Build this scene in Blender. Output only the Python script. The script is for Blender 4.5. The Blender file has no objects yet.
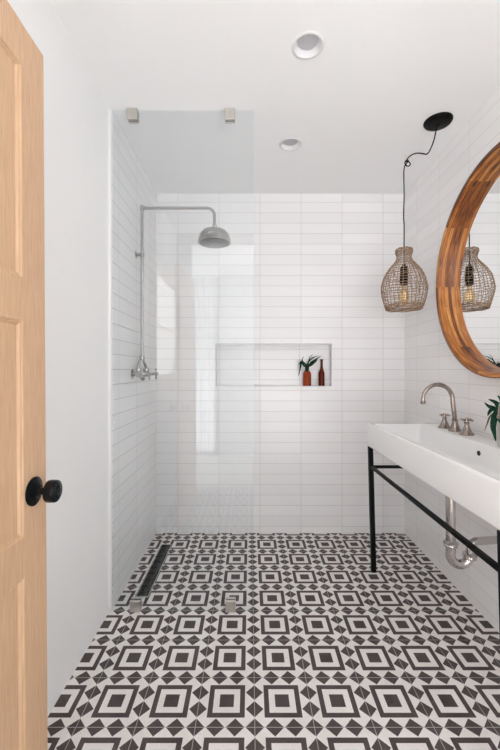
import bpy, bmesh, math, random
from mathutils import Vector, Matrix
random.seed(7)
PI = math.pi
S = bpy.context.scene
COL = S.collection

# ------------------------------------------------------------------ materials
class E:
    """tiny wrapper: arithmetic on shader sockets"""
    def __init__(s, nt, sock): s.nt = nt; s.s = sock
    def op(s, o, *a, clamp=False):
        n = s.nt.nodes.new('ShaderNodeMath'); n.operation = o; n.use_clamp = clamp
        for i, v in enumerate((s,) + a):
            if isinstance(v, E): s.nt.links.new(v.s, n.inputs[i])
            else: n.inputs[i].default_value = v
        return E(s.nt, n.outputs[0])
    def __add__(s, o): return s.op('ADD', o)
    def __sub__(s, o): return s.op('SUBTRACT', o)
    def __mul__(s, o): return s.op('MULTIPLY', o)
    def __lt__(s, o): return s.op('LESS_THAN', o)
    def __gt__(s, o): return s.op('GREATER_THAN', o)
    def abs(s): return s.op('ABSOLUTE')
    def fract(s): return s.op('FRACT')
    def floor(s): return s.op('FLOOR')
    def mx(s, o): return s.op('MAXIMUM', o)
    def mn(s, o): return s.op('MINIMUM', o)

def mat(name):
    m = bpy.data.materials.new(name); m.use_nodes = True
    nt = m.node_tree
    return m, nt, nt.nodes['Principled BSDF']
def coords(nt, which='Object'):
    t = nt.nodes.new('ShaderNodeTexCoord')
    x = nt.nodes.new('ShaderNodeSeparateXYZ')
    nt.links.new(t.outputs[which], x.inputs[0])
    return t.outputs[which], E(nt, x.outputs[0]), E(nt, x.outputs[1]), E(nt, x.outputs[2])
def mixcol(nt, fac, a, b):
    n = nt.nodes.new('ShaderNodeMix'); n.data_type = 'RGBA'
    def put(sock, v):
        if isinstance(v, E): nt.links.new(v.s, sock)
        elif isinstance(v, bpy.types.NodeSocket): nt.links.new(v, sock)
        elif isinstance(v, (int, float)): sock.default_value = v
        else: sock.default_value = (*v, 1)
    put(n.inputs[0], fac); put(n.inputs[6], a); put(n.inputs[7], b)
    return n.outputs[2]
def noise(nt, vec, scale, detail=3, rough=.5, sc=None):
    if sc:
        mp = nt.nodes.new('ShaderNodeMapping'); mp.inputs['Scale'].default_value = sc
        nt.links.new(vec, mp.inputs[0]); vec = mp.outputs[0]
    n = nt.nodes.new('ShaderNodeTexNoise'); n.inputs['Scale'].default_value = scale
    n.inputs['Detail'].default_value = detail; n.inputs['Roughness'].default_value = rough
    nt.links.new(vec, n.inputs['Vector'])
    return E(nt, n.outputs['Fac'])
def maprange(nt, v, a, b, c, d):
    n = nt.nodes.new('ShaderNodeMapRange')
    nt.links.new(v.s, n.inputs[0])
    for i, q in enumerate((a, b, c, d)): n.inputs[i+1].default_value = q
    return E(nt, n.outputs[0])
def bump(nt, p, h, strength, dist=.001):
    b = nt.nodes.new('ShaderNodeBump'); b.inputs['Strength'].default_value = strength
    b.inputs['Distance'].default_value = dist
    nt.links.new(h.s, b.inputs['Height']); nt.links.new(b.outputs[0], p.inputs['Normal'])
def plain(name, col, rough=.5, metal=0., spec=.5, var=.06, scale=30, bmp=0.):
    m, nt, p = mat(name)
    v, x, y, z = coords(nt)
    n = noise(nt, v, scale)
    a = tuple(max(0, c*(1-var)) for c in col); b = tuple(min(1, c*(1+var)) for c in col)
    nt.links.new(mixcol(nt, n, a, b), p.inputs['Base Color'])
    p.inputs['Roughness'].default_value = rough; p.inputs['Metallic'].default_value = metal
    p.inputs['Specular IOR Level'].default_value = spec
    if bmp: bump(nt, p, n, bmp)
    return m

def tile_mat(name, axis, off, gc=(.55, .515, .51), gw=.0020):
    """stacked 3x12 inch glazed tiles; axis = horizontal axis 0=x 1=y"""
    m, nt, p = mat(name)
    v, x, y, z = coords(nt)
    h = x if axis == 0 else y
    P, Q = .307, .0782
    a = (h - off) * (1/P); b = (z - 2.4745) * (1/Q)
    fa = (a.fract() - .5).abs().op('SUBTRACT', .5).abs() * P      # distance to the joint, metres
    fb = (b.fract() - .5).abs().op('SUBTRACT', .5).abs() * Q
    gv = maprange(nt, fa, gw*.4, gw, 1, 0); gh = maprange(nt, fb, gw*.4, gw, 1, 0)
    g = gv.mx(gh)
    wn = nt.nodes.new('ShaderNodeTexWhiteNoise'); wn.noise_dimensions = '2D'
    cb = nt.nodes.new('ShaderNodeCombineXYZ')
    nt.links.new(a.floor().s, cb.inputs[0]); nt.links.new(b.floor().s, cb.inputs[1])
    nt.links.new(cb.outputs[0], wn.inputs['Vector'])
    base = mixcol(nt, E(nt, wn.outputs['Value']), (.81, .80, .80), (.85, .84, .84))
    nt.links.new(mixcol(nt, g, base, gc), p.inputs['Base Color'])
    ro = maprange(nt, g, 0, 1, .22, .8); nt.links.new(ro.s, p.inputs['Roughness'])
    wav = noise(nt, v, 9, 1)
    hh = wav * .5 + maprange(nt, g, 0, 1, 1, 0) + E(nt, wn.outputs['Value']) * .15
    bump(nt, p, hh, .35, .0012)
    return m

def floor_mat():
    m, nt, p = mat('encaustic_floor_tile')
    v, x, y, z = coords(nt)
    P = .2037
    def cell(c, o):
        return ((c - o) * (1/P) + .5).fract() - .5
    u = cell(x, .0165); w = cell(y, 1.2600)
    au, aw = u.abs(), w.abs()
    m1 = (au * -1 + .5).mx(aw * -1 + .5)
    ring = (m1 < .328) * (m1 > .238)
    core = m1 < .128
    u3 = ((u*3 + .5).fract() - .5).abs() * (1/3)
    w3 = ((w*3 + .5).fract() - .5).abs() * (1/3)
    d = (u3 + aw).mn(au + w3) < .158
    dark = ring.mx(core).mx(d)
    g = au.mn(aw) < .0055
    n1 = noise(nt, v, 6, 4, .6); n2 = noise(nt, v, 120, 3, .6)
    nn = n1 * .5 + n2 * .5
    D = mixcol(nt, maprange(nt, nn, .35, .65, 0, 1), (.050, .036, .036), (.085, .066, .064))
    L = mixcol(nt, maprange(nt, nn, .35, .65, 0, 1), (.70, .67, .65), (.80, .775, .755))
    c = mixcol(nt, dark, L, D)
    c2 = mixcol(nt, g, c, (.42, .40, .39))
    nt.links.new(c2, p.inputs['Base Color'])
    p.inputs['Roughness'].default_value = .55; p.inputs['Specular IOR Level'].default_value = .35
    return m

def door_wood():
    m, nt, p = mat('pale_fir_wood')
    v, x, y, z = coords(nt)
    n = noise(nt, v, 14, 5, .6, (14, 14, .9)); n2 = noise(nt, v, 3, 2, .5, (1, 1, .4))
    f = n * .7 + n2 * .3
    c = mixcol(nt, maprange(nt, f, .35, .65, 0, 1), (.50, .305, .175), (.62, .405, .25))
    nt.links.new(c, p.inputs['Base Color'])
    p.inputs['Roughness'].default_value = .45
    bump(nt, p, n, .08, .001)
    return m

def mirror_wood():
    m, nt, p = mat('reclaimed_teak')
    t = nt.nodes.new('ShaderNodeTexCoord'); uv = t.outputs['UV']
    br = nt.nodes.new('ShaderNodeTexBrick')
    nt.links.new(uv, br.inputs['Vector'])
    br.offset = .37; br.offset_frequency = 2
    br.inputs['Scale'].default_value = 1
    br.inputs['Color1'].default_value = (0, 0, 0, 1); br.inputs['Color2'].default_value = (1, 1, 1, 1)
    br.inputs['Mortar'].default_value = (0, 0, 0, 1)
    br.inputs['Mortar Size'].default_value = .0006
    br.inputs['Brick Width'].default_value = .67; br.inputs['Row Height'].default_value = .019
    br.inputs['Bias'].default_value = -.1
    sep = nt.nodes.new('ShaderNodeSeparateColor'); nt.links.new(br.outputs['Color'], sep.inputs[0])
    g = noise(nt, uv, 5, 6, .65, (2.2, 34, 1))
    blot = noise(nt, uv, 5, 3, .6, (1, 3, 1))
    kn = noise(nt, uv, 16, 1, .4, (.8, 1.6, 1))
    f = E(nt, sep.outputs[0]) * .38 + g * .85 + blot * .35
    r = nt.nodes.new('ShaderNodeValToRGB')
    nt.links.new(maprange(nt, f, .56, 1.04, 0, 1).s, r.inputs[0])
    e = r.color_ramp.elements
    e[0].position = 0; e[0].color = (.062, .016, .005, 1)
    e[1].position = 1; e[1].color = (.74, .41, .14, 1)
    for pos, c in ((.25, (.20, .055, .012, 1)), (.52, (.40, .14, .028, 1)), (.8, (.58, .245, .06, 1))):
        q = e.new(pos); q.color = c
    k = maprange(nt, kn, .72, .76, 0, 1)
    c = mixcol(nt, k, r.outputs[0], (.05, .018, .008))
    nt.links.new(c, p.inputs['Base Color'])
    p.inputs['Roughness'].default_value = .42
    bump(nt, p, g, .25, .001)
    return m

def clear_mat(name, tint, ior_f0=.05, rough=0.0):
    m = bpy.data.materials.new(name); m.use_nodes = True
    nt = m.node_tree; nt.nodes.remove(nt.nodes['Principled BSDF'])
    out = nt.nodes['Material Output']
    tr = nt.nodes.new('ShaderNodeBsdfTransparent'); tr.inputs[0].default_value = (*tint, 1)
    gl = nt.nodes.new('ShaderNodeBsdfGlossy'); gl.inputs['Roughness'].default_value = rough
    gl.inputs['Color'].default_value = (1, 1, 1, 1)
    lw = nt.nodes.new('ShaderNodeLayerWeight'); lw.inputs['Blend'].default_value = .5
    f = E(nt, lw.outputs['Facing']).op('POWER', 5.0) * (1-ior_f0) + ior_f0
    mx = nt.nodes.new('ShaderNodeMixShader')
    nt.links.new(f.s, mx.inputs[0]); nt.links.new(tr.outputs[0], mx.inputs[1]); nt.links.new(gl.outputs[0], mx.inputs[2])
    nt.links.new(mx.outputs[0], out.inputs[0])
    return m

M = {}
M['paint'] = plain('white_wall_paint', (.80, .80, .795), .75, spec=.3, var=.01, scale=5, bmp=.03)
M['ceil'] = plain('white_ceiling_paint', (.90, .90, .90), .85, spec=.2, var=.01, scale=5)
M['trimw'] = plain('white_gloss_trim', (.75, .75, .75), .5, spec=.2, var=.01)
M['tile_back'] = tile_mat('glazed_tile_back', 0, .0745)
M['tile_right'] = tile_mat('glazed_tile_right', 1, 1.946)
M['tile_left'] = tile_mat('glazed_tile_left', 1, 1.97, (.36, .36, .35), .0026)
M['floor'] = floor_mat()
M['door'] = door_wood()
M['teak'] = mirror_wood()
M['mirror'] = plain('silvered_mirror', (.93, .94, .94), .0, 1, var=0)
M['glass'] = clear_mat('clear_shower_glass', (.970, .982, .986))
M['pane'] = clear_mat('window_glass', (.98, .98, .98))
M['chrome'] = plain('polished_chrome', (.55, .52, .51), .04, 1, var=.03)
M['chrome_shower'] = plain('satin_chrome', (.44, .44, .435), .13, 1, var=.03)
M['nickel'] = plain('brushed_nickel', (.36, .305, .27), .2, 1, var=.05, scale=80)
M['clip'] = plain('satin_nickel', (.66, .63, .59), .32, 1, var=.04, scale=80)
M['ceramic'] = plain('white_ceramic', (.84, .84, .84), .12, var=.005)
M['black'] = plain('matte_black_steel', (.004, .004, .004), .5, spec=.12, var=.1)
M['knobblack'] = plain('oil_black_knob', (.004, .005, .006), .25, spec=.22, var=.1)
M['cord'] = plain('black_cord', (.004, .004, .004), .8, spec=.1, var=.1)
M['rattan'] = plain('natural_rattan', (.32, .215, .145), .8, spec=.2, var=.75, scale=90, bmp=.2)
M['grate'] = plain('black_grate', (.003, .004, .005), .5, spec=.12, var=.2)
M['pit'] = plain('drain_channel', (.003, .003, .003), .7, spec=.1)
M['lens'] = plain('frosted_lens', (.55, .55, .58), .5, var=.02)
M['leafa'] = plain('dark_green_leaf', (.008, .036, .022), .6, spec=.1, var=.35, scale=25)
M['stem'] = plain('brown_stem', (.11, .07, .04), .6)
M['ambulb'] = clear_mat('amber_bulb_glass', (.97, .86, .66), .05)
M['hole'] = plain('dark_hole', (.004, .004, .004), .6)
M['bounce_floor'] = plain('pale_bounce_floor', (.72, .70, .67), .6, var=.05, scale=8)  # entry floor out of view, made pale to bounce light upwards
M['vase'] = plain('pale_grey_stoneware', (.42, .41, .39), .35, var=.05)
def amber(name, col, dens):
    m, nt, p = mat(name)
    v, x, y, z = coords(nt)
    n = noise(nt, v, 20)
    nt.links.new(mixcol(nt, n, tuple(c*.9 for c in col), col), p.inputs['Base Color'])
    p.inputs['Roughness'].default_value = .08
    p.inputs['Transmission Weight'].default_value = dens
    p.inputs['IOR'].default_value = 1.3
    return m
M['amber'] = amber('amber_bottle_glass', (.55, .085, .022), .55)
M['brown'] = amber('brown_bottle_glass', (.17, .022, .012), .35)
m, nt, p = mat('warm_filament'); p.inputs['Emission Color'].default_value = (1, .62, .25, 1)
p.inputs['Emission Strength'].default_value = .9
nz = noise(nt, coords(nt)[0], 20); nt.links.new(mixcol(nt, nz, (1, .6, .25), (1, .66, .3)), p.inputs['Emission Color'])
M['filament'] = m

# ------------------------------------------------------------------ geometry helpers
def obj(name, bm, m, parent=None, smooth=False, angle=None):
    bmesh.ops.recalc_face_normals(bm, faces=bm.faces[:])
    if parent: bmesh.ops.translate(bm, vec=-parent_loc(parent), verts=bm.verts[:])   # vertices relative to the thing's base
    me = bpy.data.meshes.new(name); bm.to_mesh(me); bm.free()
    if m: me.materials.append(m)
    o = bpy.data.objects.new(name, me); COL.objects.link(o)
    if smooth:
        for f in me.polygons: f.use_smooth = True
        me.set_sharp_from_angle(angle=math.radians(angle or 40))
    if parent: o.parent = parent
    return o
def parent_loc(p):
    l = Vector((0, 0, 0))
    while p is not None:
        if p.parent is None: l += p.location
        p = p.parent
    return l
def thing(name, label, cat, loc=(0, 0, 0), group=None):
    o = bpy.data.objects.new(name, None); COL.objects.link(o); o.location = loc
    o.empty_display_size = .1
    return tag(o, label, cat, group)
def tag(o, label, cat, group=None):
    o['label'] = label; o['category'] = cat
    if group: o['group'] = group
    return o
def struct(name, bm, m, parent=None, smooth=False):
    o = obj(name, bm, m, parent, smooth)
    if not parent: o['kind'] = 'structure'
    return o
def box(bm, a, b, bevel=0, seg=2):
    vs = [bm.verts.new((x, y, z)) for x in (a[0], b[0]) for y in (a[1], b[1]) for z in (a[2], b[2])]
    F = [(0, 1, 3, 2), (4, 6, 7, 5), (0, 4, 5, 1), (2, 3, 7, 6), (0, 2, 6, 4), (1, 5, 7, 3)]
    fs = [bm.faces.new([vs[i] for i in f]) for f in F]
    bmesh.ops.recalc_face_normals(bm, faces=fs)
    if bevel:
        es = list({e for f in fs for e in f.edges})
        bmesh.ops.bevel(bm, geom=es, offset=bevel, segments=seg, affect='EDGES', profile=.5)
    return bm
def B(a, b, bevel=0, seg=2): return box(bmesh.new(), a, b, bevel, seg)
def lathe(bm, prof, n=32, mtx=Matrix.Identity(4), cap=True):
    """prof [(r,z)] about local z"""
    rings = []
    for r, z in prof:
        if r < 1e-6: rings.append([bm.verts.new(mtx @ Vector((0, 0, z)))])
        else: rings.append([bm.verts.new(mtx @ Vector((r*math.cos(2*PI*i/n), r*math.sin(2*PI*i/n), z))) for i in range(n)])
    for a, b in zip(rings, rings[1:]):
        for i in range(n):
            j = (i+1) % n
            if len(a) == 1 and len(b) == 1: continue
            if len(a) == 1: bm.faces.new((a[0], b[i], b[j]))
            elif len(b) == 1: bm.faces.new((a[i], a[j], b[0]))
            else: bm.faces.new((a[i], a[j], b[j], b[i]))
    if cap:
        for r in (rings[0], rings[-1]):
            if len(r) > 1: bm.faces.new(r)
    return bm
def T(x, y, z): return Matrix.Translation((x, y, z))
def tube(bm, pts, r, n=10, closed=False, cap=True):
    pts = [Vector(p) for p in pts]
    L = len(pts)
    rr = r if isinstance(r, (list, tuple)) else [r]*L
    tans = []
    for i in range(L):
        a = pts[(i-1) % L] if (closed or i > 0) else pts[i]
        b = pts[(i+1) % L] if (closed or i < L-1) else pts[i]
        tans.append((b-a).normalized())
    t0 = tans[0]
    up = Vector((0, 0, 1)) if abs(t0.z) < .9 else Vector((1, 0, 0))
    nrm = (up - t0*up.dot(t0)).normalized()
    rings = []
    for i in range(L):
        t = tans[i]
        nrm = (nrm - t*nrm.dot(t)).normalized()
        bn = t.cross(nrm)
        rings.append([bm.verts.new(pts[i] + (nrm*math.cos(2*PI*k/n) + bn*math.sin(2*PI*k/n))*rr[i]) for k in range(n)])
    idx = list(range(L-1)) + ([L-1] if closed else [])
    for i in idx:
        a = rings[i]; b = rings[(i+1) % L]
        for k in range(n):
            j = (k+1) % n
            bm.faces.new((a[k], a[j], b[j], b[k]))
    if cap and not closed:
        bm.faces.new(rings[0]); bm.faces.new(rings[-1])
    return bm
def arc(c, r, a0, a1, n, u, v):
    c = Vector(c); u = Vector(u); v = Vector(v)
    return [c + u*r*math.cos(a0+(a1-a0)*i/n) + v*r*math.sin(a0+(a1-a0)*i/n) for i in range(n+1)]
def spline(P, n=8):
    P = [Vector(p) for p in P]; out = []
    for i in range(len(P)-1):
        p0 = P[max(i-1, 0)]; p1 = P[i]; p2 = P[i+1]; p3 = P[min(i+2, len(P)-1)]
        for k in range(n):
            t = k/n
            out.append(.5*((2*p1)+(-p0+p2)*t+(2*p0-5*p1+4*p2-p3)*t*t+(-p0+3*p1-3*p2+p3)*t**3))
    out.append(P[-1]); return out
def copy_tree(o, parent=None):
    c = o.copy(); COL.objects.link(c)
    if parent: c.parent = parent
    for ch in o.children: copy_tree(ch, c)
    return c

# ------------------------------------------------------------------ dimensions (metres)
XL, XT, XR = -.711, -.700, 1.155       # painted left wall, tiled left wall, right wall
YB, YG, YF = 2.760, 1.874, .160        # back wall, glass, front partition's inner face
H = 2.539
NX0, NX1, NZ0, NZ1, ND = -.259, .613, 1.098, 1.4195, .080

# ------------------------------------------------------------------ setting
bm = B((XL-.3, YF-.28, -.1), (XR+.15, YB+.2, 0))
struct('floor', bm, M['floor'])
# ceiling with two round openings for the recessed lights
LX, LY = .235, (1.50, 2.154)
RO = .056
bm = bmesh.new()
def rect(x0, y0, x1, y1, z):
    bm.faces.new([bm.verts.new(p) for p in ((x0, y0, z), (x0, y1, z), (x1, y1, z), (x1, y0, z))])
CX0, CX1, CY0, CY1 = XL-.12, XR+.12, YF-.3, YB+.12
hs = .1
rect(CX0, CY0, LX-hs, CY1, H); rect(LX+hs, CY0, CX1, CY1, H)
ys = [CY0, LY[0]-hs, LY[0]+hs, LY[1]-hs, LY[1]+hs, CY1]
for a, b in ((0, 1), (2, 3), (4, 5)): rect(LX-hs, ys[a], LX+hs, ys[b], H)
for cy in LY:
    n = 48; ci = []; sq = []
    for i in range(n):
        a = 2*PI*i/n; c, s = math.cos(a), math.sin(a)
        ci.append(bm.verts.new((LX+RO*c, cy+RO*s, H)))
        k = hs/max(abs(c), abs(s)); sq.append(bm.verts.new((LX+k*c, cy+k*s, H)))
    for i in range(n):
        j = (i+1) % n
        bm.faces.new((ci[i], ci[j], sq[j], sq[i]))
box(bm, (CX0, CY0, H+.11), (CX1, CY1, H+.15))
for f in list(bm.faces):
    pass
o = struct('ceiling', bm, M['ceil'])

bm = bmesh.new()      # back wall with the long recessed niche
T0 = YB+.15
box(bm, (XL-.12, YB, 0), (NX0, T0, H)); box(bm, (NX1, YB, 0), (XR+.12, T0, H))
box(bm, (NX0, YB, 0), (NX1, T0, NZ0)); box(bm, (NX0, YB, NZ1), (NX1, T0, H))
box(bm, (NX0, YB+ND, NZ0), (NX1, T0, NZ1))
struct('wall_back', bm, M['tile_back'])
bm = bmesh.new()      # slim metal edging round the niche opening
for a, b in (((NX0, YB-.0015, NZ1-.003), (NX1, YB+.004, NZ1)), ((NX0, YB-.0015, NZ0), (NX1, YB+.004, NZ0+.0025)),
             ((NX1-.0025, YB-.0015, NZ0), (NX1, YB+.004, NZ1)), ((NX0, YB-.0015, NZ0), (NX0+.0025, YB+.004, NZ1))):
    box(bm, a, b)
struct('trim_1', bm, plain('niche_edging', (.74, .74, .74), .4, var=.02))

struct('wall_right', B((XR, YF-.12, 0), (XR+.12, YB, H)), M['tile_right'])
# left wall: tile beyond the glass, paint with a window (behind the open door) before it
struct('wall_left_shower', B((XL-.12, YG, 0), (XT, YB, H)), M['tile_left'])
WY0, WY1, WZ0, WZ1 = .20, .93, 1.15, 2.00
bm = bmesh.new()
for a, b in (((XL-.12, YF-.12, 0), (XL, WY0, H)), ((XL-.12, WY1, 0), (XL, YG-.022, H)),
             ((XL-.12, WY0, 0), (XL, WY1, WZ0)), ((XL-.12, WY0, WZ1), (XL, WY1, H))): box(bm, a, b)
struct('wall_left', bm, M['paint'])
struct('trim_2', B((XL-.02, YG-.022, 0), (XT+.001, YG-.0062, H), .001), M['trimw'])   # white edge strip where paint meets tile

def window(name, a, b, axis, mull=()):
    """framed window in a wall opening a..b (3D box); axis = thickness axis"""
    ha = 1-axis
    bm = bmesh.new(); w = .035
    mid = (a[axis]+b[axis])/2
    def bx(h0, h1, z0, z1, t0, t1):
        p = [0, 0, z0]; q = [0, 0, z1]
        p[ha] = h0; q[ha] = h1; p[axis] = t0; q[axis] = t1
        return box(bm, p, q, .003)
    t0, t1 = mid-.035, mid+.035
    bx(a[ha], a[ha]+w, a[2], b[2], t0, t1); bx(b[ha]-w, b[ha], a[2], b[2], t0, t1)
    bx(a[ha]+w, b[ha]-w, a[2], a[2]+w, t0, t1); bx(a[ha]+w, b[ha]-w, b[2]-w, b[2], t0, t1)
    for k, f in mull:
        if k == 'h':
            z = a[2]+(b[2]-a[2])*f; bx(a[ha]+w, b[ha]-w, z-.014, z+.014, t0+.01, t1-.01)
        else:
            h = a[ha]+(b[ha]-a[ha])*f; bx(h-.014, h+.014, a[2]+w, b[2]-w, t0+.01, t1-.01)
    o = struct(name, bm, M['trimw'])
    bm = bmesh.new(); p = [0, 0, a[2]+w]; q = [0, 0, b[2]-w]
    p[ha] = a[ha]+w; q[ha] = b[ha]-w; p[axis] = mid-.003; q[axis] = mid+.003
    box(bm, p, q); obj('window_pane', bm, M['pane'], o)
    return o
window('window_1', (XL-.08, WY0, WZ0), (XL, WY1, WZ1), 0, (('h', .5),))

# front partition with its opening widened and raised for daylight, and the bright room the camera stands before
DO0, DO1, DH = -.575, 1.10, 2.44
bm = bmesh.new()
box(bm, (XL, YF-.12, 0), (DO0, YF, H)); box(bm, (DO1, YF-.12, 0), (XR, YF, H)); box(bm, (DO0, YF-.12, DH), (DO1, YF, H))
struct('wall_front', bm, M['paint'])
RX0, RX1, RY0, RY1 = -1.9, 2.7, -1.45, YF-.12
struct('floor_entry', B((RX0-.12, RY0-.12, -.1), (RX1+.12, YF-.28, 0)), M['bounce_floor'])
struct('ceiling_entry', B((RX0-.12, RY0-.12, H), (RX1+.12, YF-.3, H+.15)), M['ceil'])
bm = bmesh.new()
box(bm, (RX0-.12, RY1, 0), (XL-.12, RY1+.1, H)); box(bm, (XR+.12, RY1, 0), (RX1+.12, RY1+.1, H))
struct('wall_entry_front', bm, M['paint'])
struct('floor_entry_sides', box(B((RX0-.12, YF-.28, -.1), (XL-.3, RY1+.1, 0)), (XR+.15, YF-.28, -.1), (RX1+.12, RY1+.1, 0)), M['bounce_floor'])
struct('ceiling_entry_sides', box(B((RX0-.12, YF-.3, H), (CX0, RY1+.1, H+.15)), (CX1, YF-.3, H), (RX1+.12, RY1+.1, H+.15)), M['ceil'])
def wall_holes(name, axis, t0, t1, h0, h1, holes, m):
    """wall with rectangular holes (ha0, ha1, z0, z1), sorted along the wall"""
    bm = bmesh.new()
    def bx(a, b, z0, z1):
        if b-a < 1e-4 or z1-z0 < 1e-4: return
        p = [0, 0, z0]; q = [0, 0, z1]; ha = 1-axis
        p[ha] = a; q[ha] = b; p[axis] = t0; q[axis] = t1; box(bm, p, q)
    c = h0
    for a, b, z0, z1 in holes:
        bx(c, a, 0, H); bx(a, b, 0, z0); bx(a, b, z1, H); c = b
    bx(c, h1, 0, H)
    return struct(name, bm, m)
FW = [(-1.80, -1.0, .12, 2.47), (-.87, -.465, .03, 2.48), (.12, 2.45, .12, 2.47)]
wall_holes('wall_entry_back', 1, RY0-.12, RY0, RX0-.12, RX1+.12, FW, M['paint'])
SW = [(-1.3, -.1, .2, 2.40)]
wall_holes('wall_entry_left', 0, RX0-.12, RX0, RY0, RY1, SW, M['paint'])
wall_holes('wall_entry_right', 0, RX1, RX1+.12, RY0, RY1, SW, M['paint'])
window('added_window_6', (FW[0][0], RY0-.12, FW[0][2]), (FW[0][1], RY0, FW[0][3]), 1)  # unseen window, added to brighten the right wall
window('window_2', (FW[1][0], RY0-.12, FW[1][2]), (FW[1][1], RY0, FW[1][3]), 1, (('h', .55),))
window('added_window_3', (FW[2][0], RY0-.12, FW[2][2]), (FW[2][1], RY0, FW[2][3]), 1, (('v', .5),))  # large unseen window, put in for more daylight
window('added_window_4', (RX0-.12, SW[0][0], SW[0][2]), (RX0, SW[0][1], SW[0][3]), 0, (('v', .5),))  # both side windows are unseen, added for more daylight
window('added_window_5', (RX1, SW[0][0], SW[0][2]), (RX1+.12, SW[0][1], SW[0][3]), 0, (('v', .5),))

# ------------------------------------------------------------------ door (open, parallel to the left wall)
DX, DT = -.530, .040
Y0, Y1 = .190, .9477
DTOP, DBOT = 2.030, .012
SW_ = .094
rails = [(DTOP-.098, DTOP), (1.338, 1.437), (.744, .836), (DBOT, .235)]
pan = [(1.437, 1.932), (.836, 1.338), (.235, .744)]
bm = bmesh.new()
xa, xb = DX-DT, DX
box(bm, (xa, Y0, DBOT), (xb, Y0+SW_, DTOP), .0015); box(bm, (xa, Y1-SW_, DBOT), (xb, Y1, DTOP), .0015)
for z0, z1 in rails: box(bm, (xa, Y0+SW_, z0), (xb, Y1-SW_, z1))
# moulded edge round each panel opening: a 45-degree ogee on both faces
def moulding(bm, y0, y1, z0, z1, xf, s):
    w = .012; d = .008
    prof = [(0, 0), (.0015, -.0003), (.003, -.002), (.007, -.0035), (.010, -.0065), (w, -d)]
    loops = []
    for i, (a, b) in enumerate(prof):
        loops.append([bm.verts.new((xf+s*b, yy, zz)) for yy, zz in ((y0+a, z0+a), (y1-a, z0+a), (y1-a, z1-a), (y0+a, z1-a))])
    for L0, L1 in zip(loops, loops[1:]):
        for k in range(4):
            j = (k+1) % 4; bm.faces.new((L0[k], L0[j], L1[j], L1[k]))
for z0, z1 in pan:
    moulding(bm, Y0+SW_, Y1-SW_, z0, z1, xb, 1); moulding(bm, Y0+SW_, Y1-SW_, z0, z1, xa, -1)
door = struct('door_1', bm, M['door'])
for z0, z1 in pan:
    obj('door_panel', B((xa+.008, Y0+SW_, z0), (xb-.008, Y1-SW_, z1)), M['door'], door)
KY, KZ = .893, .930
RX = Matrix.Rotation(PI/2, 4, 'Y')      # local z -> world +x
def knob_side(s):
    base = DX if s > 0 else DX-DT
    mt = T(base, KY, KZ) @ (RX if s > 0 else Matrix.Rotation(-PI/2, 4, 'Y'))
    bm = bmesh.new()
    lathe(bm, [(0, .059), (.010, .059), (.0115, .0575), (.013, .059), (.022, .0585), (.0255, .0565), (.0268, .053), (.0268, .039), (.0255, .035), (.020, .0325),
               (.011, .032), (.0085, .028), (.0085, .018), (.0105, .012), (.0105, .006), (0, .006)], 40, mt)
    k = obj('door_knob', bm, M['knobblack'], door, True)
    bm = bmesh.new()
    lathe(bm, [(0, .012), (.016, .012), (.018, .010), (.024, .0085), (.031, .005), (.0345, .003), (.0345, 0), (0, 0)], 40, mt)
    obj('rose', bm, M['knobblack'], k, True)
knob_side(1); knob_side(-1)
door.rotation_euler.y = -.0062; door.location.x = .0125      # the leaf hangs a hair out of plumb
for hz in (.25, 1.02, 1.80):
    bm = bmesh.new(); lathe(bm, [(.006, -.045), (.006, .045)], 12, T(DX-DT-.004, Y0-.004, hz))
    obj('hinge', bm, M['knobblack'], door, True)
    
# ------------------------------------------------------------------ shower glass and clips
g = obj('shower_screen', B((XT+.003, YG-.006, .004), (.0185, YG+.006, H-.004)), M['glass'])
tag(g, 'tall clear fixed glass screen standing between the shower and the room', 'shower screen')
CL = [(-.594, H-.056, H-.001, 'satin nickel glass clamp at the ceiling, nearest the left wall'),
      (-.1015, H-.056, H-.001, 'satin nickel glass clamp at the ceiling, beside the glass free edge'),
      (-.580, .001, .056, 'satin nickel glass clamp on the floor at the near end of the drain'),
      (-.0985, .001, .056, 'satin nickel glass clamp on the floor near the glass free edge')]
for x, z0, z1, lab in CL:
    t = thing('glass_clamp', lab, 'glass clamp', (x, YG, z0), 'glass clamps holding the shower screen')
    obj('clamp_plate', B((x-.0255, YG-.020, z0), (x+.0255, YG-.006, z1), .0012), M['clip'], t)
    obj('clamp_plate', B((x-.0255, YG+.006, z0), (x+.0255, YG+.020, z1), .0012), M['clip'], t)

# ------------------------------------------------------------------ linear drain
t = thing('shower_drain', 'long narrow black linear drain grate set in the shower floor', 'drain', (-.582, 2.28, 0))
dx0, dx1, dy0, dy1 = -.613, -.551, 1.985, 2.570
bm = B((dx0, dy0, 0), (dx1, dy1, .0012))
obj('channel', bm, M['pit'], t)
bm = bmesh.new()
for a, b in (((dx0-.006, dy0-.006, 0), (dx0, dy1+.006, .0035)), ((dx1, dy0-.006, 0), (dx1+.006, dy1+.006, .0035)),
             ((dx0, dy0-.006, 0), (dx1, dy0, .0035)), ((dx0, dy1, 0), (dx1, dy1+.006, .0035))): box(bm, a, b)
obj('drain_frame', bm, plain('grey_steel_frame', (.35, .35, .35), .4, .6), t)
bm = bmesh.new()
for i in range(5):
    x = dx0+.004+i*.0120; box(bm, (x, dy0+.002, .001), (x+.0068, dy1-.002, .0045), .0005, 1)
n = 18
for i in range(n+1):
    y = dy0+.002+(dy1-dy0-.011)*i/n; box(bm, (dx0+.004, y, .001), (dx1-.004, y+.007, .0042))
obj('grate', bm, M['grate'], t)

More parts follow.
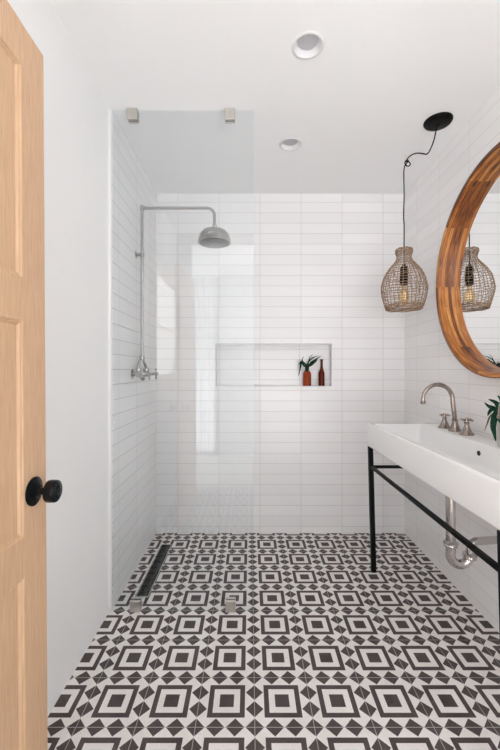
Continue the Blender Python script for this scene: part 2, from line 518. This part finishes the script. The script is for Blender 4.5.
# ------------------------------------------------------------------ shower fixture
SX, SY = -.662, 2.265
CM = M['chrome_shower']
t = thing('shower_fixture', 'exposed satin chrome shower set with riser pipe, goose arm and bell head', 'shower', (SX, SY, 1.196))
AZ = 2.214; HX = -.218
bm = bmesh.new()
tube(bm, [(SX, SY, 1.275), (SX, SY, AZ-.001)], .0098, 14)
obj('riser_pipe', bm, CM, t, True)
bm = bmesh.new()
R_ = .045
pts = [Vector((SX-.0, SY, AZ)), Vector((SX+.1, SY, AZ))] + arc((HX-R_, SY, AZ-R_), R_, PI/2, 0, 10, (1, 0, 0), (0, 0, 1)) + [Vector((HX, SY, 2.105))]
tube(bm, pts, .0095, 14)
lathe(bm, [(.0128, -.014), (.0128, .013), (.011, .0145), (0, .0145)], 16, T(SX, SY, AZ))
obj('shower_arm', bm, CM, t, True)
bm = bmesh.new()
lathe(bm, [(0, 2.112), (.013, 2.110), (.0145, 2.100), (.010, 2.093), (.020, 2.086), (.045, 2.083), (.072, 2.072), (.089, 2.052), (.097, 2.030),
           (.0985, 2.012), (.1015, 2.009), (.1015, 2.001), (.097, 1.999), (.0, 1.999)], 48, T(HX, SY, 0))
sh = obj('shower_head', bm, CM, t, True, 50)
bm = bmesh.new(); lathe(bm, [(0, 1.9988), (.088, 1.9988), (.090, 1.9965), (.086, 1.995), (0, 1.995)], 40, T(HX, SY, 0))
obj('spray_face', bm, plain('grey_spray_face', (.24, .24, .24), .3, .8), sh, True)
bm = bmesh.new()     # bracket to the wall
lathe(bm, [(.026, -.002), (.026, .004), (.014, .008), (.009, .012), (.008, .03), (0, .03)], 24, T(XT, SY, 1.927) @ RX)
lathe(bm, [(.0145, -.012), (.0145, .012), (.0098, .013)], 18, T(SX, SY, 1.927))
obj('wall_bracket', bm, CM, t, True)
bm = bmesh.new()     # valve body runs along the wall between two valves that stand out from it
VZ = 1.196; VY = (SY-.070, SY+.086); HXv = -.598
tube(bm, [(SX, VY[0], VZ), (SX, SY-.03, VZ), (SX, SY+.03, VZ), (SX, VY[1], VZ)], .0145, 16)
for y in VY:
    lathe(bm, [(.031, -.002), (.031, .003), (.026, .006), (.015, .010), (.013, .020), (.019, .024), (.019, .056), (.014, .060), (.0095, .066), (.0095, .098), (0, .098)], 24, T(XT, y, VZ) @ RX)
lathe(bm, [(0, -.040), (.010, -.040), (.015, -.032), (.015, 0)], 16, T(SX, SY+.008, VZ))
vb = obj('valve_body', bm, CM, t, True)
bm = bmesh.new()     # wishbone yoke joining both valves to the riser
for y in VY:
    c = SY+.0; s = 1 if y > c else -1
    tube(bm, spline([(SX, y, VZ+.008), (SX, y, VZ+.040), (SX, c+s*.060, VZ+.062), (SX, c+s*.030, VZ+.078), (SX, c, VZ+.083)], 6), .0105, 12)
    lathe(bm, [(.0150, 0), (.0175, .006), (.0175, .022), (.0140, .028)], 16, T(SX, y, VZ+.012))
lathe(bm, [(.0125, -.012), (.0165, -.006), (.0165, .024), (.0125, .032), (.0098, .036)], 16, T(SX, SY, VZ+.084))
obj('yoke_pipe', bm, CM, t, True)
for y in VY:
    bm = bmesh.new()
    lathe(bm, [(0, .013), (.008, .012), (.012, .008), (.012, -.010), (0, -.010)], 16, T(HXv, y, VZ) @ RX)
    for k in range(4):
        a = PI/2*k; d = Vector((0, math.cos(a), math.sin(a)))
        c = Vector((HXv, y, VZ))
        tube(bm, [c, c+d*.018, c+d*.026, c+d*.031, c+d*.035], [.0058, .0048, .0066, .0068, .003], 10)
    obj('cross_handle', bm, CM, t, True)

# ------------------------------------------------------------------ recessed ceiling lights
for cy, lab in ((LY[0], 'white recessed ceiling light, the larger looking one nearer the camera'),
                (LY[1], 'white recessed ceiling light, the one further back towards the tiled wall')):
    t = thing('recessed_light', lab, 'ceiling light', (LX, cy, H), 'recessed ceiling lights')
    bm = bmesh.new()
    lathe(bm, [(.0545, .022), (.0545, -.0005), (.066, -.0005), (.0665, -.002), (.064, -.004), (.056, -.0045), (.0525, -.001), (.0475, .010), (.043, .017), (.043, .030), (.0545, .030)], 48, T(LX, cy, H), cap=False)
    obj('trim_ring', bm, M['trimw'], t, True)
    bm = bmesh.new(); lathe(bm, [(0, .017), (.043, .017), (.043, .022), (0, .022)], 40, T(LX, cy, H))
    obj('lens', bm, M['lens'], t, True)

# ------------------------------------------------------------------ pendant lamp
CXp, CYp = .997, 1.956
PX, PY = .947, 2.270
t = thing('pendant_lamp', 'woven rattan gourd pendant lamp swagged on a black cord from the ceiling', 'pendant lamp', (PX, PY, 1.97))
bm = bmesh.new()
lathe(bm, [(0, H), (.071, H), (.071, H-.004), (.066, H-.012), (.045, H-.019), (.012, H-.022), (.006, H-.030), (0, H-.030)], 40, T(CXp, CYp, 0))
obj('canopy', bm, M['black'], t, True)
def at(x, y, Y): return Vector(((x-250)*Y/369, Y, 1.22+(370-y)*Y/369))
P = [(CXp, CYp, H-.028), at(436, 131, 1.965), at(434, 140, 1.98), at(430.5, 149, 2.01), at(427, 154, 2.04), at(422, 153.5, 2.08), at(416, 153.3, 2.13), at(410, 156, 2.19), at(406.6, 160, 2.245)]
path = spline(P, 6)[:-1]
c = at(407.2, 163.8, 2.262); r = 3.0*2.262/369
path += [c + Vector((math.cos(a)*r, .010*math.sin(a*.5), math.sin(a)*r)) for a in [math.radians(110-k*20) for k in range(0, 21)]]
path += spline([at(404.6, 166, 2.268), (PX-.001, PY, 2.43), (PX+.001, PY, 2.30), (PX-.002, PY, 2.165), (PX+.001, PY, 2.10), (PX, PY, 1.86)], 6)
bm = bmesh.new(); tube(bm, path, .0034, 8)
obj('cord', bm, M['cord'], t, True)
bm = bmesh.new()     # small screw hook in the ceiling that holds the loop
hk = at(405.6, 158, 2.262)
tube(bm, [(hk.x, hk.y, H), (hk.x, hk.y, hk.z+.004)] + arc((hk.x+.008, hk.y, hk.z-.004), .008, PI, 2.6*PI, 12, (1, 0, 0), (0, 0, 1)), .0013, 6)
obj('swag_hook', bm, M['clip'], t, True)
prof = [(0, .046), (.008, .052), (.022, .053), (.036, .047), (.050, .0440), (.066, .0465), (.085, .061), (.105, .081), (.1365, .106), (.173, .126), (.21, .137),
        (.25, .1425), (.29, .137), (.325, .127), (.35, .119), (.368, .112)]
TOPZ = 1.9650
def pr(d):
    for (a, ra), (b, rb) in zip(prof, prof[1:]):
        if d <= b: return (ra+(rb-ra)*(d-a)/(b-a))*.93
    return prof[-1][1]*.93
bm = bmesh.new()
W = .00158
nr = 24
for i in range(nr):
    d = .004 + (.364)*i/(nr-1)
    if i == 1: pass
    ph = random.random()*6.28; am = random.uniform(.001, .0035)
    pts = []
    for k in range(56):
        a = 2*PI*k/56
        dd = d + am*math.sin(a*random.choice((1,))*2+ph) + random.uniform(-.0012, .0012)
        dd = min(max(dd, 0), .368)
        rr = pr(dd) + random.uniform(-.0016, .0016)
        pts.append((PX+rr*math.cos(a), PY+rr*math.sin(a), TOPZ-dd))
    tube(bm, pts, W*random.uniform(.8, 1.25), 5, closed=True)
for k in range(31):
    a0 = 2*PI*k/31; w1 = random.uniform(-.05, .05)
    pts = []
    for i in range(30):
        d = .368*i/29
        a = a0 + w1*math.sin(i/29*PI*1.3) + random.uniform(-.006, .006)
        rr = pr(d) + (.0018 if (i+k) % 2 else -.0018)
        pts.append((PX+rr*math.cos(a), PY+rr*math.sin(a), TOPZ-d))
    tube(bm, pts, W*random.uniform(.8, 1.2), 5)
# diagonal loose strands
for k in range(11):
    a0 = random.random()*6.28; tw = random.choice((-1, 1))*random.uniform(.4, 1.1)
    d0 = random.uniform(.05, .16); d1 = random.uniform(.25, .36)
    pts = [(PX+(pr(d)+.002)*math.cos(a0+tw*(d-d0)/(d1-d0)), PY+(pr(d)+.002)*math.sin(a0+tw*(d-d0)/(d1-d0)), TOPZ-d) for d in [d0+(d1-d0)*j/24 for j in range(25)]]
    tube(bm, pts, W*.9, 5)
# rolled rims, top and bottom
for d0, d1, cnt in ((0.002, .024, 5), (.346, .372, 8)):
    for j in range(cnt):
        d = d0+(d1-d0)*j/(cnt-1); ph = random.random()*6
        pts = []
        for k in range(72):
            a = 2*PI*k/72
            rr = pr(min(d, .368)) + .0022*math.sin(a*19+ph+j*PI)
            pts.append((PX+rr*math.cos(a), PY+rr*math.sin(a), TOPZ-d+.0015*math.sin(a*7+ph)))
        tube(bm, pts, W*1.25, 5, closed=True)
obj('lamp_shade', bm, M['rattan'], t, True)
bm = bmesh.new()
lathe(bm, [(0, 1.875), (.006, 1.873), (.010, 1.862), (.019, 1.856), (.0225, 1.846), (.0225, 1.800), (.0245, 1.797), (.0245, 1.765), (.0225, 1.762), (.021, 1.742), (0, 1.742)], 24, T(PX, PY, 0))
obj('lamp_socket', bm, M['black'], t, True)
bm = bmesh.new()
lathe(bm, [(0, 1.742), (.0135, 1.742), (.015, 1.725), (.024, 1.705), (.032, 1.685), (.034, 1.668), (.031, 1.650), (.022, 1.637), (.010, 1.630), (0, 1.629)], 28, T(PX, PY, 0))
bl = obj('light_bulb', bm, M['ambulb'], t, True)
bm = bmesh.new()
fp = []
for k in range(9):
    a = 2*PI*k/8; fp += [(PX+.008*math.cos(a), PY+.008*math.sin(a), 1.70), (PX+.011*math.cos(a+.39), PY+.011*math.sin(a+.39), 1.655)]
tube(bm, fp, .0007, 5)
obj('filament', bm, M['filament'], bl)

# ------------------------------------------------------------------ round mirror
MX = XR - .0005
MY, MZ, RO_, RI_ = 1.637, 1.697, .514, .489
PF = 1.081
t = thing('round_mirror', 'large round mirror in a deep reclaimed wood frame on the tiled wall', 'mirror', (XR, MY, MZ))
sec = [(RO_, MX), (RO_, PF+.004), (RO_-.001, PF+.001), (RO_-.003, PF), (RO_-.010, PF-.0005), (RI_+.006, PF), (RI_+.002, PF+.003), (RI_, PF+.008), (RI_-.003, MX-.012), (RI_-.003, MX), (RO_, MX)]
bm = bmesh.new(); uvl = bm.loops.layers.uv.new('UVMap')
n = 160
ring = []
cum = [0]
for (a, b), (c_, d_) in zip(sec, sec[1:]): cum.append(cum[-1]+math.hypot(c_-a, d_-b))
for i in range(n):
    a = 2*PI*i/n
    wob = 1
    ring.append([bm.verts.new((x, MY+r*math.cos(a), MZ+r*math.sin(a))) for r, x in sec[:-1]])
m_ = len(sec)-1
for i in range(n):
    j = (i+1) % n
    for k in range(m_):
        k2 = (k+1) % m_
        f = bm.faces.new((ring[i][k], ring[j][k], ring[j][k2], ring[i][k2]))
        for lp, (ii, kk) in zip(f.loops, ((i, k), (i+1, k), (i+1, k+1), (i, k+1))):
            lp[uvl].uv = (ii/n*2*PI*.47+.11, cum[kk])
obj('mirror_frame', bm, M['teak'], t, True)
bm = bmesh.new()
lathe(bm, [(0, 0), (RI_-.001, 0), (RI_-.001, .004), (0, .004)], 96, T(MX-.006, MY, MZ) @ RX)
obj('mirror_glass', bm, M['mirror'], t, False)

# ------------------------------------------------------------------ console sink
KX0, KX1, KY0, KY1, KZ0, KZ1 = .716, XR-.001, 1.043, 2.262, .757, .897
def rrect(x0, x1, y0, y1, r, z, n=6):
    out = []
    for cx, cy, a0 in ((x1-r, y1-r, 0), (x0+r, y1-r, PI/2), (x0+r, y0+r, PI), (x1-r, y0+r, 1.5*PI)):
        for k in range(n+1):
            a = a0+PI/2*k/n; out.append((cx+r*math.cos(a), cy+r*math.sin(a), z))
    return out
def loft(bm, loops, cap0=True, cap1=True):
    L = [[bm.verts.new(p) for p in l] for l in loops]
    for a, b in zip(L, L[1:]):
        for i in range(len(a)):
            j = (i+1) % len(a); bm.faces.new((a[i], a[j], b[j], b[i]))
    if cap0: bm.faces.new(L[0])
    if cap1: bm.faces.new(L[-1])
t = thing('console_sink', 'long white rectangular ceramic trough sink on a black metal stand', 'sink', ((KX0+KX1)/2, (KY0+KY1)/2, KZ0))
bm = bmesh.new()
o_ = lambda i, r, z: rrect(KX0+i, KX1-min(i, .002), KY0+i, KY1-i, r, z)
BX0, BX1, BY0, BY1 = KX0+.024, 1.016, KY0+.026, KY1-.062
b_ = lambda i, r, z: rrect(BX0+i, BX1-i, BY0+i, BY1-i, r, z)
loft(bm, [o_(.006, .014, KZ0), o_(.002, .018, KZ0+.002), o_(0, .02, KZ0+.008), o_(0, .02, KZ1-.008), o_(.0025, .018, KZ1-.002), o_(.008, .014, KZ1),
          b_(-.006, .026, KZ1), b_(-.0015, .024, KZ1-.002), b_(0, .022, KZ1-.008), b_(.006, .026, KZ1-.085), b_(.016, .03, KZ1-.105), b_(.04, .03, KZ1-.112)])
obj('basin', bm, M['ceramic'], t, True, 60)
bm = bmesh.new(); lathe(bm, [(0, 0), (.011, 0), (.011, .003), (0, .003)], 20, T(BX1-.006, 1.632, .852) @ RX @ Matrix.Scale(1, 4))
obj('overflow_hole', bm, M['hole'], t, True)
bm = bmesh.new(); lathe(bm, [(0, 0), (.024, 0), (.022, .002), (.012, .0015), (0, .001)], 24, T(.885, 1.650, KZ1-.1118))
obj('drain_fitting', bm, M['nickel'], t, True)

t = thing('sink_stand', 'black square steel stand with slim legs carrying the white sink', 'sink stand', (.74, 1.67, 0))
LXs = .736; s_ = .0132
for y in (2.232, 1.057):
    bm = B((LXs-s_, y-s_, 0), (LXs+s_, y+s_, KZ0), .0015)
    for v in bm.verts: v.co.x += .012 - .020*v.co.z/KZ0      # the legs splay a little
    obj('leg', bm, M['black'], t)
obj('front_rail', B((LXs-.010, 1.057+s_, .627), (LXs+.006, 2.232-s_, .643), .001), M['black'], t)
for y in (2.232, 1.057):
    obj('side_rail', B((LXs+s_-.004, y-.008, .626), (XR-.0005, y+.008, .643), .001), M['black'], t)

# drain trap
DXc, DYc = .897, 1.650
t = thing('drain_trap', 'polished chrome drain pipe with U-shaped trap hanging under the white sink', 'drain pipe', (DXc, DYc, .33))
rp = .0205
bm = bmesh.new()
tube(bm, [(DXc, DYc, KZ0), (DXc, DYc, .44)], rp, 20)
lathe(bm, [(.030, 0), (.030, .012), (.024, .016), (.0205, .018)], 24, T(DXc, DYc, KZ0-.018-.0005))
obj('tailpiece', bm, M['chrome'], t, True)
def collar(x, z):
    bm = bmesh.new()
    lathe(bm, [(.0205, -.012), (.0265, -.010), (.0285, -.004), (.0265, .001), (.031, .003), (.031, .010), (.0265, .012), (.0205, .018)], 24, T(x, DYc, z))
    return obj('slip_nut', bm, M['chrome'], t, True)
UX = DXc+.086
collar(DXc, .442); collar(UX, .388)
bm = bmesh.new()
rb = .043
pts = [Vector((DXc, DYc, .445)), Vector((DXc, DYc, .40))] + arc((DXc+rb, DYc, .331+rp+rb), rb, PI, 2*PI, 18, (1, 0, 0), (0, 0, 1)) + [Vector((UX, DYc, .392))]
tube(bm, pts, rp, 20)
obj('trap_bend', bm, M['chrome'], t, True)
bm = bmesh.new()
r2 = .035; zt = .452
d = Vector((.95, .13, 0)).normalized()
C0 = Vector((UX, DYc, zt-r2))
pts = [Vector((UX, DYc, .385))] + [C0 + d*r2*(1-math.cos(a)) + Vector((0, 0, r2*math.sin(a))) for a in [PI/2*i/8 for i in range(9)]]
e_ = pts[-1]; pts.append(e_ + d*((XR-.0005-e_.x)/d.x))
tube(bm, pts, .0175, 20)
obj('wall_pipe', bm, M['chrome'], t, True)
we = pts[-1]
bm = bmesh.new(); lathe(bm, [(.0175, .018), (.022, .014), (.034, .004), (.034, 0), (0, 0)], 28, T(XR-.0005, we.y, we.z) @ Matrix.Rotation(-PI/2, 4, 'Y'))
obj('wall_flange', bm, M['chrome'], t, True)

# faucets
FX = 1.081
def faucet(y):
    t = thing('faucet', '', 'faucet', (FX, y, KZ1), 'gooseneck faucets on the sink')
    z = KZ1
    bell = [(0, 0), (.032, 0), (.0335, .003), (.031, .007), (.026, .013), (.0205, .025), (.0155, .040), (.0130, .052), (.0155, .055), (.0155, .061), (.012, .064)]
    bm = bmesh.new()
    lathe(bm, bell + [(.0, .064)], 28, T(FX, y, z))
    R = .078; cz = 1.143-R
    cx = FX-R-.013
    pts = [Vector((FX, y, z+.05)), Vector((FX-.003, y, z+.085)), Vector((FX-.0085, y, z+.125))] + arc((cx, y, cz), R, 0, PI*.985, 24, (1, 0, 0), (0, 0, 1))
    last = pts[-1]; pts.append(last+Vector((.001, 0, -.015)))
    k = len(pts); tube(bm, pts, [.0118-.0022*i/(k-1) for i in range(k)], 16)
    lathe(bm, [(.0098, .004), (.0135, 0), (.0135, -.009), (.011, -.012), (0, -.012)], 18, T(pts[-1].x, y, pts[-1].z))
    obj('spout', bm, M['nickel'], t, True)
    for s in (-1, 1):
        yy = y+s*.105
        bm = bmesh.new()
        lathe(bm, [(0, 0), (.034, 0), (.0355, .003), (.033, .007), (.027, .013), (.0195, .026), (.013, .042), (.0100, .052), (.0125, .055), (.0125, .061), (.0085, .064), (.0085, .068), (.0, .068)], 24, T(FX, yy, z))
        hd = obj('handle_base', bm, M['nickel'], t, True)
        bm = bmesh.new()
        lathe(bm, [(0, .085), (.006, .084), (.0095, .078), (.0095, .067), (0, .067)], 18, T(FX, yy, z))
        for k in range(4):
            a = PI/4*.6+k*PI/2; d = Vector((math.cos(a), math.sin(a), 0)); c = Vector((FX, yy, z+.074))
            tube(bm, [c, c+d*.016, c+d*.024, c+d*.030, c+d*.035], [.0042, .0034, .0054, .0058, .002], 10)
        obj('cross_handle', bm, M['nickel'], hd, True)
    return t
f1 = faucet(1.946); f1['label'] = 'brushed nickel gooseneck faucet with two cross handles at far end of sink'
f2 = copy_tree(f1); f2.location.y = 1.342
f2['label'] = 'brushed nickel gooseneck faucet at the near end of the sink, cut by the photo edge'

# ------------------------------------------------------------------ leaves
def leaf(bm, pts, w, nrm, th=.0009):
    """long willow leaf along pts; nrm = face direction"""
    P = spline(pts, 7); n = len(P); nrm = Vector(nrm).normalized()
    L = []
    for i, p in enumerate(P):
        f = i/(n-1); ww = w*max(.04, math.sin(PI*min(1, f**.75))**.8)*.5
        tg = (P[min(i+1, n-1)]-P[max(i-1, 0)]).normalized()
        side = tg.cross(nrm)
        side = side.normalized() if side.length > 1e-4 else Vector((1, 0, 0))
        up = side.cross(tg).normalized()
        L.append([bm.verts.new(q) for q in (p+side*ww+up*ww*.3, p+up*th, p-side*ww+up*ww*.3, p-up*th)])
    for a, b in zip(L, L[1:]):
        for k in range(4):
            j = (k+1) % 4; bm.faces.new((a[k], a[j], b[j], b[k]))
    bm.faces.new(L[0]); bm.faces.new(L[-1])

# niche: amber bottle with leaves, slim brown bottle
YN = YB+.036
b1 = at(307.1, 386, YN); b1.z = NZ0
t = thing('amber_bottle', 'squat amber glass bottle in the wall niche holding green leaves', 'bottle', b1)
bm = bmesh.new()
lathe(bm, [(0, .001), (.028, 0), (.0305, .003), (.031, .010), (.031, .090), (.029, .100), (.022, .112), (.0145, .120), (.0130, .126), (.0130, .146), (.0155, .148), (.0155, .156), (.0115, .157),
           (.0105, .150), (.0105, .125), (.020, .108), (.027, .095), (.028, .010), (.026, .005), (0, .004)], 36, T(*b1))
obj('bottle_body', bm, M['amber'], t, True)
t2 = thing('leaf_sprig', 'sprig of narrow dark green leaves standing in the niche bottle', 'plant', (b1.x, b1.y, b1.z+.15))
V0 = Vector((b1.x, b1.y, b1.z+.165))
def nv(x, y, dy=0): return at(x, y, YN+dy)
LE = [
  ([V0, nv(304.6, 366, -.006), nv(301.2, 362.5, -.012), nv(300.3, 368, -.018), nv(298.2, 376.5, -.024)], .017),
  ([V0, nv(305.2, 364, -.01), nv(302.2, 360.3, -.015), nv(303.9, 356.5, -.02)], .010),
  ([nv(303.0, 360.3, -.012), nv(300.5, 362, -.02), nv(298, 365, -.025)], .008),
  ([V0, nv(308.8, 366, -.004), nv(311.5, 362.5, 0), nv(316, 359.3, .004), nv(321.6, 355.4, .008)], .016),
  ([nv(308.5, 367, 0), nv(312, 364.5, -.012), nv(316, 361.0, -.02), nv(317.5, 358.5, -.024)], .013),
  ([V0, nv(308.2, 363, .008), nv(309.8, 357.5, .012), nv(313.0, 354.0, .016)], .007),
  ([V0, nv(309.5, 360.5, .004), nv(314, 357.2, .006), nv(319, 355.6, .01)], .009),
  ([nv(306.4, 373, -.02), nv(306.0, 367.5, -.022), nv(305.0, 362.5, -.022)], .016),
  ([nv(307.2, 373, -.02), nv(308.0, 367.5, -.024), nv(308.0, 361.0, -.024)], .017),
]
for i, (pts, w) in enumerate(LE):
    bm = bmesh.new(); leaf(bm, pts, w, (.1, -1, .25)); obj('leaf', bm, M['leafa'], t2, True, 60)
bm = bmesh.new(); tube(bm, [(b1.x+.002, b1.y, b1.z+.02), (b1.x, b1.y, b1.z+.12), V0, V0+Vector((-.003, 0, .015))], .0018, 6)
obj('stem', bm, M['stem'], t2, True)
b2 = at(321.6, 386, YN); b2.z = NZ0
t = thing('brown_bottle', 'slim tall dark brown bottle with a long neck in the wall niche', 'bottle', b2)
bm = bmesh.new()
lathe(bm, [(0, .001), (.020, 0), (.0225, .003), (.0228, .010), (.0228, .088), (.0215, .102), (.016, .118), (.0115, .132), (.0095, .150), (.0085, .185), (.0105, .187), (.0105, .200), (.0085, .204), (.0065, .204),
           (.0060, .180), (.0085, .130), (.018, .105), (.020, .088), (.020, .010), (0, .006)], 32, T(*b2))
obj('bottle_body', bm, M['brown'], t, True)

# vase with leaves beside the mirror, on the sink deck
vx, vy = 1.079, 1.547
t = thing('deck_vase', 'pale grey vase on the sink deck at the right edge', 'vase', (vx, vy, KZ1))
bm = bmesh.new()
lathe(bm, [(0, .001), (.034, 0), (.036, .003), (.0365, .02), (.0365, .088), (.034, .104), (.022, .122), (.0165, .130), (.0165, .150), (.019, .153), (.0155, .155), (.0135, .150), (.0135, .128), (.030, .10), (.033, .01), (0, .006)], 32, T(vx, vy, KZ1))
obj('vase_body', bm, M['vase'], t, True)
vt = thing('leaf_bunch', 'bunch of long dark green pointed leaves drooping from the sink vase', 'plant', (vx, vy, KZ1+.15))
S0 = Vector((vx, vy, KZ1+.165))
def dv(x, y, Y): return at(x, y, Y)
LE = [
  ([S0, dv(500, 408, 1.53), dv(495, 402.5, 1.52), dv(488.3, 399.3, 1.51)], .022),
  ([S0, dv(500, 412, 1.53), dv(493, 408.5, 1.515), dv(488.5, 406.3, 1.505), dv(484, 402.2, 1.50)], .021),
  ([S0, dv(500, 409, 1.52), dv(495, 416, 1.50), dv(493, 426, 1.49), dv(494.3, 434, 1.485), dv(495.8, 441.5, 1.48)], .025),
  ([dv(497, 409.5, 1.51), dv(492, 409.5, 1.50), dv(489, 412.5, 1.49), dv(487.6, 416, 1.485)], .014),
  ([dv(496, 411, 1.55), dv(490, 416.5, 1.54), dv(487, 424, 1.53), dv(484.3, 431.5, 1.53)], .0065),
  ([S0, dv(503, 404, 1.52), dv(500, 398.5, 1.51), dv(497, 395.5, 1.50)], .016),
  ([S0, dv(512, 405, 1.55), dv(520, 404, 1.56), dv(527, 411, 1.57)], .026),
  ([S0, dv(506, 400, 1.55), dv(511, 390, 1.56), dv(518, 385, 1.57)], .024),
  ([S0, dv(512, 414, 1.51), dv(517, 424, 1.50), dv(519, 436, 1.50)], .028),
  ([S0, dv(500, 405, 1.51), dv(498, 414, 1.48), dv(499.5, 423, 1.47)], .024),
]
for i, (pts, w) in enumerate(LE):
    bm = bmesh.new(); leaf(bm, pts, w, (-.35, -1, .3)); obj('leaf', bm, M['leafa'] if i != 4 else M['stem'], vt, True, 60)
bm = bmesh.new()
tube(bm, [(vx, vy, KZ1+.03), (vx, vy, KZ1+.15), S0, S0+Vector((.004, 0, .02))], .002, 6)
obj('stem', bm, M['stem'], vt, True)

# ------------------------------------------------------------------ daylight
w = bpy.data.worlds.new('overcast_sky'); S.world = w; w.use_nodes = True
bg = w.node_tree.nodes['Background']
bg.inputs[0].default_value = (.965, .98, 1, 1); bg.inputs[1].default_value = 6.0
wn = w.node_tree; tcw, gx, gy, gz = coords(wn, 'Generated')      # overcast sky above, extra strength added below the horizon to brighten the ceiling
wn.links.new((maprange(wn, gz, -.05, .05, 9.2, 3.9) * (gx * -.55 + 1.02)).s, bg.inputs[1])   # made stronger from the left to brighten the right wall
# sheer curtain added out of view to dim the narrow window's reflection
bm = bmesh.new(); vs = []
for i in range(41):
    x = FW[1][0]-.03 + (FW[1][1]-FW[1][0]+.06)*i/40; y = RY0+.05+.014*math.sin(i*1.35)
    vs.append([bm.verts.new((x, y, z)) for z in (.02, 2.50)])
for a, b in zip(vs, vs[1:]): bm.faces.new((a[0], b[0], b[1], a[1]))
m = bpy.data.materials.new('dimming_sheer_cloth'); m.use_nodes = True
nt = m.node_tree; nt.nodes.remove(nt.nodes['Principled BSDF'])
tr = nt.nodes.new('ShaderNodeBsdfTransparent'); tl = nt.nodes.new('ShaderNodeBsdfTranslucent'); mx = nt.nodes.new('ShaderNodeMixShader')
tr.inputs[0].default_value = (.8, .8, .8, 1); tl.inputs[0].default_value = (.55, .55, .55, 1)
fz = noise(nt, coords(nt)[0], 12, 2); nt.links.new(maprange(nt, fz, .3, .7, .55, .8).s, mx.inputs[0])
nt.links.new(tr.outputs[0], mx.inputs[1]); nt.links.new(tl.outputs[0], mx.inputs[2]); nt.links.new(mx.outputs[0], nt.nodes['Material Output'].inputs[0])
cu = obj('dimming_curtain', bm, m, None, True, 80); tag(cu, 'sheer white curtain added behind the camera to dim the narrow window reflection', 'curtain')

# ------------------------------------------------------------------ camera
cd = bpy.data.cameras.new('camera'); cam = bpy.data.objects.new('camera', cd); COL.objects.link(cam)
cam.location = (0, 0, 1.22); cam.rotation_euler = (PI/2, 0, 0)
cd.sensor_fit = 'VERTICAL'; cd.sensor_height = 36; cd.lens = 369/750*36; cd.shift_y = -5/750
cd.clip_start = .02
S.camera = cam
S.view_settings.view_transform = 'Standard'; S.view_settings.look = 'None'
S.view_settings.gamma = 1; S.view_settings.use_curve_mapping = False
S.view_settings.exposure = -0.22
S.cycles.max_bounces = 16; S.cycles.diffuse_bounces = 10; S.cycles.glossy_bounces = 6
S.cycles.transparent_max_bounces = 16; S.cycles.transmission_bounces = 8
S.cycles.sample_clamp_indirect = 8
